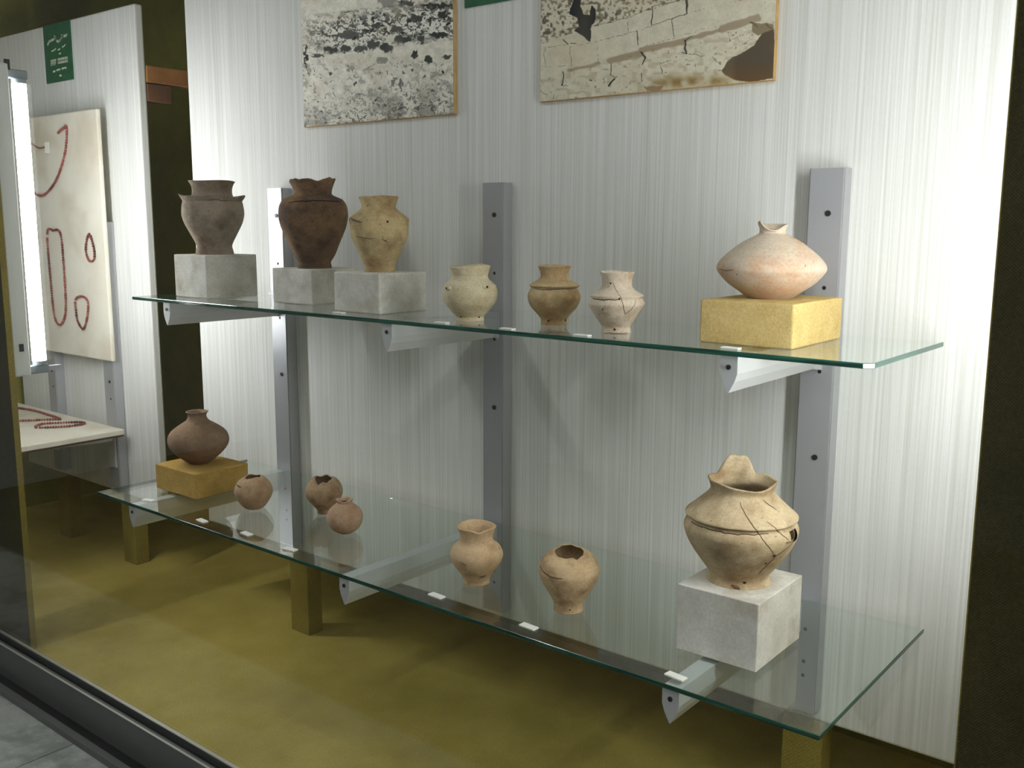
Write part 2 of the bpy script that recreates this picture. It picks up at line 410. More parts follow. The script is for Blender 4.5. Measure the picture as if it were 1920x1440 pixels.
# ================================================================== PLINTH BLOCKS
def plinth(name, x0, x1, y0, y1, z0, z1, mat, label, cat, bev=0.003, wob=0.0012):
    bm = bmesh.new(); bx(bm, x0, x1, y0, y1, z0, z1)
    bmesh.ops.subdivide_edges(bm, edges=bm.edges[:], cuts=5, use_grid_fill=True)
    c0 = Vector(((x0 + x1) / 2, (y0 + y1) / 2, (z0 + z1) / 2))
    for v in bm.verts:
        n = mnoise.noise_vector(v.co * 11.0)
        k = Vector((n.x, n.y, n.z if v.co.z > z0 + 1e-4 and v.co.z < z1 - 1e-4 else 0.0))
        v.co += k * wob
    edges = [e for e in bm.edges if e.calc_face_angle(0) > 1.0]
    bmesh.ops.bevel(bm, geom=edges, offset=bev, segments=2, affect='EDGES', profile=0.5)
    o = bm_obj(name, bm, mat); tag(o, label, cat); return o
plinth('plaster_block', -0.897, -0.753, -0.296, -0.142, ZU, 1.117, M['plaster'], 'grey-white plaster block under the brown-grey footed jar', 'plinth')
plinth('plaster_block', -0.547, -0.400, -0.250, -0.105, ZU, 1.091, M['plaster'], 'grey-white plaster block under the dark brown jar', 'plinth')
plinth('plaster_block', -0.251, -0.107, -0.312, -0.168, ZU, 1.094, M['plaster'], 'grey-white plaster block under the yellow-tan shouldered jar', 'plinth')
plinth('plaster_block', 0.658, 0.800, -0.380, -0.213, ZL, 0.620, M['plaster'], 'tall white plaster block under the cracked beige jar', 'plinth', 0.0015, 0.0005)
plinth('fabric_block', 0.639, 0.799, -0.301, -0.100, ZU, 1.078, M['burlap'], 'yellow burlap-covered block under the flattened cream jar', 'plinth')
plinth('fabric_block', -0.897, -0.715, -0.382, -0.222, ZL, 0.574, M['burlap2'], 'ochre burlap-covered block under the round brown jar', 'plinth')

# ================================================================== POTTERY
def clay(name, A, B, C, cs=9, clo=0.5, chi=0.66, bstr=0.28, fine=240):
    A, B, C = rgb(*A), rgb(*B), rgb(*C)
    m, nt, b = new_mat(name); v = coords(nt)
    col = ramp(nt, noise(nt, v, 30, 6, 0.65), [(0.30, A), (0.70, B)])
    big = noise(nt, v, cs * 1.4, 5, 0.6)
    col = mixc(nt, ramp(nt, big, [(clo - .06, (0, 0, 0, 1)), (chi - .02, (1, 1, 1, 1))]), col, C)
    bands = noise(nt, coords(nt, (14, 14, 160)), 1.0, 3)
    col = mixc(nt, 0.16, col, ramp(nt, bands, [(0.3, (0.55, 0.52, 0.48, 1)), (0.6, (1.05, 1.05, 1.05, 1))]), 'MULTIPLY')
    f = noise(nt, v, fine, 4)
    col = mixc(nt, 0.22, col, ramp(nt, f, [(0.32, (0.35, 0.33, 0.3, 1)), (0.62, (1.05, 1.05, 1.05, 1))]), 'MULTIPLY')
    specks = ramp(nt, noise(nt, v, 130, 2), [(0.24, (1, 1, 1, 1)), (0.30, (0, 0, 0, 1))])
    col = mixc(nt, specks, col, (C[0] * .45, C[1] * .45, C[2] * .45, 1))
    nt.links.new(col, b.inputs['Base Color']); b.inputs['Roughness'].default_value = 0.9
    b.inputs['Specular IOR Level'].default_value = 0.2
    h = nd(nt, 'ShaderNodeMath', operation='ADD'); nt.links.new(f, h.inputs[0]); nt.links.new(bands, h.inputs[1])
    bump(nt, b, h.outputs[0], bstr, 0.0012)
    return m
NSEG = 96
def smooth_profile(pts, n=5):
    P = [Vector((r, z, 0)) for r, z in pts]
    return [(p.x, p.y) for p in catmull(P, n)]
def jar(name, x, y, z0, prof, neck_at, foot_at, mat, label, seed=0, wall=0.005, rim=None, wob=0.006, hole=None, disp=None):
    """prof: (radius, height) from the foot up. neck_at / foot_at: heights where the neck begins and the foot ends.
    rim(a): height change of the broken lip at angle a measured from the side that faces the window's right half."""
    root = empty(name, (x, y, z0))
    th0 = math.atan2(-1.733 - y, 1.407 - x)          # the jar's show side
    pr = [(r, max(0.0, z)) for r, z in prof]; pr[0] = (pr[0][0], 0.0)
    sm = smooth_profile(pr, 5)
    ztop = sm[-1][1]
    def pos(r, z, a, inner=False):
        ca, sa = math.cos(a), math.sin(a)
        q = Vector((ca * 1.3, sa * 1.3, z * 9 + seed * 7.3))
        k = 1.0 + wob * 2.2 * mnoise.noise(q) + wob * 0.8 * mnoise.noise(q * 3.1)
        zz = z
        if rim:
            t = max(0.0, min(1.0, (z - rim['from']) / max(1e-6, ztop - rim['from'])))
            zz = z + rim['fn']((a - th0 + PI) % (2 * PI) - PI) * t
        if disp: zz += disp((a - th0 + PI) % (2 * PI) - PI, r, z)
        return (r * k * ca, r * k * sa, zz)
    # inner wall
    inn = [(max(0.004, r - wall), z) for r, z in sm if z > wall * 1.4]
    def build(pname, outer, inner, cap_bottom=False, cap_inner=False, lip=False):
        V = []; F = []; loops = [(r, z) for r, z in outer] + ([(r, z) for r, z in inner] if lip else [])
        def add_rows(rows):
            base = len(V)
            for r, z in rows:
                for k in range(NSEG): V.append(pos(r, z, 2 * PI * k / NSEG))
            for i in range(len(rows) - 1):
                for k in range(NSEG):
                    a_ = base + i * NSEG + k; b_ = base + i * NSEG + (k + 1) % NSEG
                    if hole:
                        ang = (2 * PI * (k + 0.5) / NSEG - th0 + PI) % (2 * PI) - PI
                        zz = (rows[i][1] + rows[i + 1][1]) / 2
                        if hole(ang, zz): continue
                    F.append((a_, b_, b_ + NSEG, a_ + NSEG))
            return base
        if lip:
            add_rows(outer + [((outer[-1][0] + inner[0][0]) / 2, outer[-1][1] + 0.0012)] + inner)
        else:
            b0 = add_rows(outer)
            if cap_bottom:
                V.append((0, 0, 0)); c = len(V) - 1
                for k in range(NSEG): F.append((c, b0 + (k + 1) % NSEG, b0 + k))
            if inner:
                b1 = add_rows(inner); e1 = b1 + (len(inner) - 1) * NSEG
                if cap_inner:
                    V.append((0, 0, inner[-1][1])); c = len(V) - 1
                    for k in range(NSEG): F.append((e1 + k, e1 + (k + 1) % NSEG, c))
        return py_obj(pname, V, F, mat, root, smooth=True)
    kf = max([i for i, p in enumerate(sm) if p[1] <= foot_at] + [0]); 
    kn = max(i for i, p in enumerate(sm) if p[1] <= neck_at)
    in_n = [p for p in inn if p[1] > sm[kn][1]][::-1] + [(max(0.004, sm[kn][0] - wall), sm[kn][1])]
    in_b = [(max(0.004, sm[kn][0] - wall), sm[kn][1])] + [p for p in inn if p[1] <= sm[kn][1]][::-1]
    if kn >= len(sm) - 2:      # neckless pot: body runs to the lip
        build('body', sm[kf:], [p for p in inn][::-1], lip=True)
    else:
        build('neck', sm[kn:], in_n, lip=True)
        build('body', sm[kf:kn + 1], in_b, cap_inner=True)
    if kf > 0:
        build('foot', sm[:kf + 1], [], cap_bottom=True)
    root['pz'] = 0
    def surf(s, z, off=0.0004):
        a = th0 + math.asin(max(-0.98, min(0.98, s)))
        for i in range(len(sm) - 1):
            if min(sm[i][1], sm[i + 1][1]) - 1e-9 <= z <= max(sm[i][1], sm[i + 1][1]) + 1e-9:
                d = sm[i + 1][1] - sm[i][1]; t = 0 if abs(d) < 1e-9 else (z - sm[i][1]) / d
                r = sm[i][0] + (sm[i + 1][0] - sm[i][0]) * t; break
        else: r = sm[-1][0]
        p = Vector(pos(r, z, a)); return p + Vector((math.cos(a), math.sin(a), 0)) * off, a
    tag(root, label, 'jar')
    del root['pz']
    return root, surf
def crack(js, pts, wd=0.0012, name='crack', mat=None):
    root, surf = js; P = []
    n = 5
    for i in range(len(pts) - 1):
        for j in range(n):
            t = j / n; P.append((pts[i][0] + (pts[i + 1][0] - pts[i][0]) * t + random.uniform(-.006, .006),
                                 pts[i][1] + (pts[i + 1][1] - pts[i][1]) * t + random.uniform(-.0006, .0006)))
    P.append(pts[-1])
    bm = bmesh.new(); q = [surf(max(-.97, min(.97, s)), z, 0.0001)[0] for s, z in P]
    tube_path(bm, q, lambda t: wd * 0.5 * (0.45 + 0.55 * math.sin(PI * min(1, max(0.05, t)))) + 0.0001, 6)
    return bm_obj(name, bm, mat or M['crack'], root)
def spot(js, s, z, r, name='drilled_hole', asp=1.0):
    root, surf = js; p, a = surf(s, z, -0.001)
    nrm = Vector((math.cos(a), math.sin(a), 0)); t = Vector((-math.sin(a), math.cos(a), 0)); bm = bmesh.new()
    A = []; B = []
    for k in range(12):
        d = t * math.cos(k * PI / 6) * r * asp + Vector((0, 0, 1)) * math.sin(k * PI / 6) * r
        A.append(bm.verts.new(p + d)); B.append(bm.verts.new(p + d * 0.8 + nrm * 0.0016))
    bm.faces.new(B)
    for k in range(12): bm.faces.new((A[k], A[(k + 1) % 12], B[(k + 1) % 12], B[k]))
    return bm_obj(name, bm, M['hole'], root)

c1 = clay('clay_grey_brown', (150, 135, 116), (172, 156, 138), (122, 102, 84))
c2 = clay('clay_dark_brown', (130, 102, 74), (160, 126, 90), (94, 72, 55), 11, 0.45, 0.62)
c3 = clay('clay_yellow_tan', (190, 168, 122), (206, 186, 142), (150, 122, 82), 12, 0.5, 0.68)
c4 = clay('clay_cream', (206, 194, 160), (220, 208, 178), (192, 172, 132), 14, 0.52, 0.72)
c5 = clay('clay_tan', (196, 172, 128), (210, 188, 146), (166, 126, 80), 14, 0.48, 0.68)
c6 = clay('clay_pale_pink', (208, 192, 168), (222, 208, 188), (176, 152, 124), 16, 0.55, 0.7)
c7 = clay('clay_cream_rose', (200, 184, 164), (212, 198, 178), (198, 164, 134), 10, 0.5, 0.68)
c8 = clay('clay_brown', (138, 112, 86), (156, 130, 102), (118, 90, 68), 7, 0.5, 0.7)
c9 = clay('clay_rose_tan', (182, 153, 120), (196, 167, 134), (160, 126, 96), 14)
c10 = clay('clay_umber_tan', (168, 140, 108), (184, 158, 126), (134, 102, 74), 14)
c11 = clay('clay_rose', (184, 153, 124), (198, 168, 140), (164, 128, 102), 14)
c12 = clay('clay_light_tan', (204, 174, 134), (218, 190, 152), (170, 136, 98), 12, 0.55, 0.72)
c13 = clay('clay_sand', (200, 172, 132), (214, 188, 148), (158, 128, 92), 14, 0.52, 0.7)
c14 = clay('clay_beige', (194, 174, 138), (208, 190, 156), (146, 120, 86), 9, 0.5, 0.68)

def ripple(amp, *terms):
    return lambda a: amp * sum(k * math.sin(f * a + p) for f, p, k in terms)
# upper shelf
j1 = jar('footed_jar', -0.829, -0.217, 1.1170,
    [(.0490, 0), (.0470, .0110), (.0452, .0235), (.0541, .0431), (.0695, .0730), (.0755, .0879), (.0788, .1065), (.0762, .1290), (.0748, .1365), (.0795, .1425), (.0835, .1490), (.0822, .1505), (.0770, .1462), (.0610, .1432), (.0525, .1480), (.0500, .1640), (.0530, .1775), (.0588, .1872)],
    0.1442, 0.0235, c1, 'brown-grey footed jar with upturned shoulder flange and plain rim', 1, rim=dict(**{'from': 0.152}, fn=ripple(0.0008, (3, 0, 1))),
    disp=lambda a, r, z: max(0, (r - .070) / .0135) * (0.0035 * math.sin(4 * a + 1.2) + 0.002 * math.sin(7 * a)) if .137 < z < .152 else 0.0)
crack(j1, [(-.2, .137), (.05, .138), (.3, .1365), (.55, .137)], 0.0018)
j2 = jar('shouldered_jar', -0.466, -0.185, 1.0910,
    [(.0400, 0), (.0397, .0073), (.0388, .0149), (.0489, .0315), (.0593, .0557), (.0744, .0902), (.0795, .1073), (.0822, .1244), (.0805, .1450), (.0760, .1560), (.0725, .1600), (.0690, .1640), (.0470, .1739), (.0449, .1824), (.0490, .1965), (.0549, .2110)],
    0.1645, 0.0152, c2, 'dark brown shouldered jar with broken wavy rim', 2,
    rim=dict(**{'from': 0.185}, fn=lambda a: -0.0055 * max(0, math.sin(3 * a + 0.6)) - 0.003 * max(0, math.sin(7 * a)) + 0.003 * math.sin(2 * a)))
crack(j2, [(-.72, .154), (-.5, .157), (-.2, .1575), (.1, .159), (.5, .158), (.85, .158)], 0.0034, 'crack', M['hole'])
j3 = jar('shouldered_jar', -0.180, -0.240, 1.0940,
    [(.0335, 0), (.0330, .0100), (.0345, .0151), (.0418, .0308), (.0499, .0496), (.0615, .0746), (.0633, .0902), (.0640, .1055), (.0648, .1140), (.0566, .1215), (.0434, .1318), (.0367, .1388), (.0395, .1512), (.0435, .1608)],
    0.1320, 0.0155, c3, 'yellow-tan shouldered jar with dark scuffs and flaring rim', 3, rim=dict(**{'from': 0.14}, fn=ripple(0.0012, (2, 0.5, 1), (5, 1, .4))))
crack(j3, [(-.95, .116), (-.8, .110), (-.55, .106)], 0.003)
crack(j3, [(-.8, .077), (-.6, .074), (-.35, .072), (-.1, .0735)], 0.0014)
crack(j3, [(.1, .071), (.2, .068), (.3, .066)], 0.0022)
spot(j3, .28, .108, .0028)
j4 = jar('pierced_jar', 0.112, -0.272, ZU,
    [(.0284, 0), (.0281, .0045), (.0290, .0088), (.0383, .0190), (.0499, .0332), (.0540, .0430), (.0554, .0525), (.0540, .0618), (.0498, .0715), (.0390, .0805), (.0359, .0880), (.0383, .0988), (.0410, .1072)],
    0.0815, 0.0090, c4, 'cream squat jar with small pierced lugs on the shoulder', 4, rim=dict(**{'from': 0.085}, fn=lambda a: 0.0016 * math.sin(a) + 0.0012 * math.sin(3 * a)))
for s, z in ((-.80, .0655), (.62, .0690)):
    root, surf = j4; p, a = surf(s, z, 0.0)
    bm = bmesh.new(); bmesh.ops.create_uvsphere(bm, u_segments=14, v_segments=10, radius=1.0)
    t = Vector((-math.sin(a), math.cos(a), 0)); n_ = Vector((math.cos(a), math.sin(a), 0))
    for v in bm.verts: v.co = p + t * v.co.x * 0.0095 + n_ * v.co.y * 0.0042 + Vector((0, 0, v.co.z * 0.0048))
    lug = bm_obj('lug', bm, c4, root, True)
    bm = bmesh.new(); q = p + n_ * 0.0042 + t * (-.001)
    cyl(bm, q - n_ * 0.002, q + n_ * 0.0004, 0.0021, 12); bm_obj('lug_hole', bm, M['hole'], lug)
spot(j4, -.62, .009, .0022); spot(j4, .62, .0085, .0022)
j5 = jar('collared_jar', 0.286, -0.225, ZU,
    [(.0256, 0), (.0252, .0075), (.0270, .0128), (.0329, .0202), (.0453, .0343), (.0509, .0505), (.0496, .0600), (.0446, .0690), (.0452, .0712), (.0478, .0738), (.0474, .0752), (.0386, .0806), (.0285, .0872), (.0264, .0946), (.0285, .1039), (.0318, .1110)],
    0.0810, 0.0130, c5, 'tan collared jar with brown blush and overhanging shoulder ridge', 5, rim=dict(**{'from': 0.09}, fn=ripple(0.0005, (2, 1, 1))))
crack(j5, [(-.85, .0705), (-.5, .0680), (-.15, .0690), (.2, .0705), (.6, .0700), (.9, .0705)], 0.0020)
spot(j5, -.42, .0085, .0022); spot(j5, .85, .0090, .0024)
j6 = jar('mended_jar', 0.456, -0.268, ZU,
    [(.0272, 0), (.0262, .0055), (.0261, .0118), (.0326, .0205), (.0413, .0334), (.0497, .0485), (.0490, .0546), (.0462, .0604), (.0466, .0630), (.0474, .0655), (.0460, .0675), (.0390, .0719), (.0286, .0788), (.0264, .0870), (.0277, .0978), (.0315, .1066)],
    0.0725, 0.0120, c6, 'pale pinkish mended jar with plaster fill and shoulder ridge', 6, rim=dict(**{'from': 0.09}, fn=ripple(0.0009, (2, 0, 1), (4, 1, .6))))
fill = plain('plaster_fill', rgb(224, 212, 194), 0.9)
crack(j6, [(-.9, .0610), (-.6, .0600), (-.3, .0612), (.1, .0615)], 0.0022)
crack(j6, [(-.25, .088), (-.1, .080), (.05, .072), (.15, .066), (.2, .058), (.25, .046), (.35, .036), (.5, .042), (.62, .052), (.7, .061)], 0.0009)
spot(j6, -.42, .088, .0018); spot(j6, .10, .0630, .0020); spot(j6, -.10, .0075, .0024); spot(j6, -.5, .0440, .0016)
crack(j6, [(-.75, .0008), (-.3, .0010), (.3, .0010), (.75, .0008)], 0.0012)
j7 = jar('flattened_jar', 0.713, -0.200, 1.0780,
    [(.0357, 0), (.0514, .0112), (.0708, .0250), (.0850, .0412), (.0884, .0502), (.0842, .0600), (.0732, .0718), (.0537, .0878), (.0416, .0955), (.0282, .1026), (.0218, .1062), (.0212, .1130), (.0240, .1205)],
    0.1030, 0.0, c7, 'wide flattened cream jar with tiny broken neck', 7, wall=0.004,
    rim=dict(**{'from': 0.106}, fn=lambda a: (0.006 * math.exp(-((a + 1.15) / .35) ** 2) - 0.010 * math.exp(-((a - 0.05) / .75) ** 2))))
crack(j7, [(-.93, .048), (-.8, .047), (-.65, .049)], 0.0022, 'scar', plain('scar_brown', rgb(150, 118, 96), .95))
# lower shelf
j8 = jar('round_jar', -0.816, -0.302, 0.5740,
    [(.0242, 0), (.0423, .0125), (.0612, .0295), (.0740, .0466), (.0775, .0645), (.0702, .0834), (.0501, .0998), (.0301, .1130), (.0240, .1222), (.0242, .1310), (.0290, .1370)],
    0.1130, 0.0, c8, 'round brown jar with narrow neck on the ochre block', 8)
j9 = jar('small_round_pot', -0.546, -0.330, ZL,
    [(.0190, 0), (.0262, .0050), (.0348, .0160), (.0434, .0312), (.0456, .0460), (.0392, .0640), (.0290, .0740), (.0225, .0790)],
    0.0900, 0.0, c9, 'small rose-tan round pot with chipped mouth beside the ochre block', 9, rim=dict(**{'from': 0.070}, fn=lambda a: -0.006 * math.exp(-((a + 1.0) / .3) ** 2) + 0.0015 * math.sin(4 * a)))
crack(j9, [(-.98, .0640), (-.85, .0625), (-.7, .0615)], 0.0034)
j10 = jar('small_round_pot', -0.382, -0.246, ZL,
    [(.0170, 0), (.0188, .0100), (.0302, .0230), (.0413, .0386), (.0449, .0536), (.0412, .0688), (.0331, .0800), (.0245, .0862)],
    0.1000, 0.0105, c10, 'small umber footed pot with torn open mouth behind the rose pot', 10,
    rim=dict(**{'from': 0.066}, fn=lambda a: -0.014 * math.exp(-((a + .75) / .45) ** 2) - 0.010 * math.exp(-((a - 0.3) / .35) ** 2) + 0.002 * math.sin(5 * a)))
j11 = jar('small_round_pot', -0.227, -0.317, ZL,
    [(.0150, 0), (.0290, .0090), (.0373, .0215), (.0403, .0360), (.0382, .0468), (.0317, .0575), (.0195, .0672), (.0165, .0710), (.0190, .0775)],
    0.0672, 0.0, c11, 'small rose round pot with short crooked neck', 11, rim=dict(**{'from': 0.068}, fn=lambda a: -0.004 * math.exp(-((a - .1) / .5) ** 2) + .0012 * math.sin(3 * a)))
j12 = jar('flared_jar', 0.205, -0.360, ZL,
    [(.0262, 0), (.0258, .0055), (.0273, .0105), (.0319, .0190), (.0430, .0340), (.0494, .0457), (.0517, .0584), (.0453, .0726), (.0340, .0820), (.0316, .0890), (.0335, .1020), (.0380, .1135)],
    0.0815, 0.0108, c12, 'light tan jar with flaring chipped rim on the lower shelf', 12,
    rim=dict(**{'from': 0.09}, fn=lambda a: -0.0055 * math.exp(-((a - .12) / .28) ** 2) + 0.0012 * math.sin(2 * a + 1)))
crack(j12, [(.15, .0215), (.35, .0225), (.5, .0240)], 0.0030); crack(j12, [(-.6, .0530), (-.4, .0505)], 0.0014)
j13 = jar('open_jar', 0.423, -0.356, ZL,
    [(.0276, 0), (.0268, .0080), (.0282, .0165), (.0367, .0315), (.0490, .0528), (.0534, .0646), (.0555, .0763), (.0500, .0930), (.0400, .1030), (.0305, .1072)],
    0.1300, 0.0170, c13, 'sand-coloured footed jar with missing neck and dark broken opening', 13,
    rim=dict(**{'from': 0.095}, fn=lambda a: 0.0008 * math.sin(4 * a + 1) - 0.003 * math.exp(-((a - .55) / .2) ** 2) + .0006 * math.sin(9 * a) - .004 * math.cos(a)))
crack(j13, [(-.97, .0850), (-.85, .0815), (-.65, .0775), (-.4, .0760), (-.2, .0765)], 0.0022)
spot(j13, .1, .0085, .0015)
# the large cracked jar
def hole14(a, z): return 0.98 < a < 1.26 and 0.084 < z < 0.1015 or (0.84 < a < 1.05 and 0.083 < z < 0.089)
j14 = jar('cracked_jar', 0.725, -0.297, 0.6200,
    [(.0520, 0), (.0495, .0045), (.0480, .0105), (.0520, .0185), (.0651, .0360), (.0833, .0640), (.0918, .0880), (.0888, .1005), (.0842, .1048), (.0850, .1085), (.0900, .1108), (.0885, .1150), (.0785, .1235), (.0640, .1370), (.0535, .1480), (.0509, .1560), (.0560, .1690)],
    0.1330, 0.0110, c14, 'large beige jar with cracks, a hole and one tall rim shard', 14, hole=hole14,
    rim=dict(**{'from': 0.150}, fn=lambda a: (0.027 * max(0, 1 - (abs((a % (2 * PI)) - 3.38) / .60) ** 3) * (1 - .30 * ((a % (2 * PI)) - 3.38)) + 0.002 * math.sin(11 * a) * (abs((a % (2 * PI)) - 3.38) < .5) - 0.008 * math.exp(-((a - .35) / .45) ** 2) + .0015 * math.sin(6 * a) + 0.004 * math.exp(-((a + 1.4) / .3) ** 2))))
crack(j14, [(-.05, .146), (.05, .135), (.18, .122), (.30, .108), (.40, .094), (.52, .080), (.60, .070)], 0.0014)
crack(j14, [(.62, .148), (.72, .140), (.80, .134)], 0.0016)
crack(j14, [(.50, .122), (.62, .110), (.70, .102), (.80, .090)], 0.0016)
crack(j14, [(.92, .084), (.80, .076), (.66, .066), (.60, .054), (.55, .042), (.50, .030)], 0.0016)
crack(j14, [(-.9, .103), (-.6, .1035), (-.2, .103), (.2, .1035), (.5, .104)], 0.0022)
spot(j14, .62, .0675, .0030); spot(j14, .53, .0530, .0018); spot(j14, .20, .0120, .0030)
crack(j14, [(-.22, .0055), (-.05, .0035), (.06, .0025)], 0.0052, 'chip')

# ================================================================== LABEL CARDS
def card(x, y, z, rot, label, wd=0.030, dp=0.013):
    bm = bmesh.new(); bx(bm, -wd / 2, wd / 2, -dp / 2, dp / 2, 0, 0.003)
    bmesh.ops.bevel(bm, geom=bm.edges[:], offset=0.0006, segments=1, affect='EDGES')
    o = bm_obj('label_card', bm, M['card'], loc=(x, y, z)); o.rotation_euler = (0, 0, rot)
    tag(o, label, 'label card', 'white label cards on the shelves')
for x, y, rot, wh in ((-0.197, -0.345, 0.0, 'the yellow-tan shouldered jar'), (0.115, -0.358, 0.05, 'the cream pierced jar'), (0.283, -0.362, -0.05, 'the tan collared jar'),
                 (0.446, -0.358, 0.03, 'the pale pinkish mended jar'), (0.722, -0.352, 0.0, 'the yellow burlap block')):
    card(x, y, ZU, rot, 'small white label card on the upper shelf before ' + wh)
for x, y, rot, wh in ((-0.800, -0.462, 0.25, 'the ochre block'), (-0.548, -0.475, -0.1, 'the small rose-tan pot'), (-0.386, -0.468, -0.1, 'the small umber footed pot'),
                 (-0.226, -0.473, 0.1, 'the small rose pot'), (0.198, -0.466, -0.05, 'the light tan flared jar'), (0.419, -0.468, -0.05, 'the sand-coloured open jar'), (0.711, -0.472, -0.1, 'the tall plaster block')):
    card(x, y, ZL, rot, 'small white label card on the lower shelf before ' + wh, 0.034, 0.015)

# ================================================================== PHOTOGRAPHS ON THE PANEL
rng = np.random.default_rng(5)
def vnoise(U, V, cell, seed):
    r = np.random.default_rng(seed); n = 256; g = r.random((n, n))
    a = U / cell + 1000; b = V / cell + 1000
    i = np.floor(a).astype(int); j = np.floor(b).astype(int); fa = a - i; fb = b - j
    fa = fa * fa * (3 - 2 * fa); fb = fb * fb * (3 - 2 * fb)
    G = lambda p, q: g[p % n, q % n]
    return (G(i, j) * (1 - fa) + G(i + 1, j) * fa) * (1 - fb) + (G(i, j + 1) * (1 - fa) + G(i + 1, j + 1) * fa) * fb
def inpoly(U, V, poly):
    c = np.zeros(U.shape, bool); n = len(poly)
    for k in range(n):
        x1, y1 = poly[k]; x2, y2 = poly[(k + 1) % n]
        if y1 == y2: continue
        t = ((y1 > V) != (y2 > V)) & (U < (x2 - x1) * (V - y1) / (y2 - y1) + x1); c ^= t
    return c
def seg_d(U, V, p, q):
    px, py = p; dx, dy = q[0] - px, q[1] - py
    t = np.clip(((U - px) * dx + (V - py) * dy) / (dx * dx + dy * dy + 1e-9), 0, 1)
    return np.hypot(U - px - t * dx, V - py - t * dy)
def lay(col, mask, c, k=1.0):
    m = np.clip(mask, 0, 1)[..., None] * k; return col * (1 - m) + np.array(c, float) * m
def ground1(U, V):
    """rubble wall on stony ground"""
    wU = U + (vnoise(U, V, 22, 1) - .5) * 34 + (vnoise(U, V, 9, 41) - .5) * 14; wV = V + (vnoise(U, V, 22, 2) - .5) * 28 + (vnoise(U, V, 9, 42) - .5) * 12
    n1 = vnoise(U, V, 14, 3); n2 = vnoise(U, V, 40, 4); n3 = vnoise(U, V, 120, 5)
    col = np.ones(U.shape + (3,)) * np.array((232, 228, 214.)) + ((n1 - .5) * 22 + (n2 - .5) * 26)[..., None]
    low = np.clip((V - 540 - (1 - (U / 1300)) * 260) / 260, 0, 1)
    mid = np.clip((V - 420) / 120, 0, 1)
    col = lay(col, low * np.clip((n2 * .6 + n3 * .7 - .44) * 3.4, 0, 1), (122, 122, 116), .7)
    col = lay(col, low * np.clip((vnoise(wU, wV, 13, 12) - .62) * 7, 0, 1), (72, 72, 66), .8)
    col = lay(col, mid * np.clip((vnoise(wU, wV, 15, 13) - .80) * 9, 0, 1), (70, 70, 64), .9)
    col = lay(col, mid * np.clip((vnoise(wU, wV, 34, 14) - .66) * 5, 0, 1), (150, 146, 136), .7)
    col = lay(col, low * np.clip((vnoise(wU, wV, 11, 11) - .74) * 8, 0, 1), (232, 230, 222), .85)
    line = 285 - (U - 120) * 0.115
    d = V - line
    band = np.clip(1.25 - np.abs(d) / 135.0, 0, 1) ** .5 * np.clip((U - 60) / 320, .25, 1)
    r1 = vnoise(wU * .8, wV * 1.5, 30, 6); r2 = vnoise(wU, wV * 1.7, 18, 7)
    col = lay(col, band * np.clip((r1 - .54) * 16, 0, 1), (92, 92, 86))
    col = lay(col, band * np.clip((r2 - .60) * 16, 0, 1), (44, 46, 42))
    col = lay(col, band * np.clip((vnoise(wU, wV * 1.3, 19, 9) - .62) * 14, 0, 1), (236, 234, 226))
    for cx, cy, rx, ry, g in ((470, 275, 85, 32, 90), (660, 350, 62, 30, 84), (770, 370, 52, 42, 66), (900, 305, 72, 26, 70), (1180, 270, 78, 26, 56),
                              (335, 385, 48, 26, 60), (450, 378, 40, 30, 80), (565, 385, 45, 30, 88), (1045, 310, 26, 34, 78), (990, 435, 20, 34, 50), (1100, 462, 36, 34, 64),
                              (745, 470, 46, 30, 140), (230, 432, 50, 14, 90), (1000, 145, 58, 30, 74), (850, 225, 42, 26, 86), (1205, 112, 34, 30, 60), (690, 195, 50, 12, 70),
                              (450, 92, 38, 8, 60), (1160, 45, 120, 18, 56), (930, 20, 60, 22, 70), (140, 430, 14, 90, 60), (1245, 440, 46, 16, 80), (830, 640, 14, 40, 130), (880, 660, 12, 44, 120),
                              (560, 735, 36, 7, 60), (1210, 560, 16, 12, 50), (640, 240, 70, 13, 66), (1110, 170, 12, 40, 60)):
        e = ((wU - cx) / rx) ** 2 + ((wV - cy) / ry) ** 2
        col = lay(col, np.clip((1.0 - e) * 6, 0, 1), (g, g + 1, g - 4))
        col = lay(col, np.clip(1 - np.abs(e - 1.1) * 6, 0, 1) * (wV > cy), (40, 40, 36), .8)
        col = lay(col, np.clip(1 - np.abs(e - 1.35) * 5, 0, 1) * (wV < cy), (238, 236, 228), .8)
    col = lay(col, (V < 60) * (U > 700) * np.clip((n2 - .42) * 4, 0, 1), (120, 120, 112), .7)
    col = lay(col, (V < -20) * np.clip((n3 - .5) * 4, 0, 1), (150, 150, 142), .5)
    col = lay(col, np.clip((n3 - .55) * 3, 0, 1), (206, 190, 164), .22)
    return np.clip(col, 0, 255)
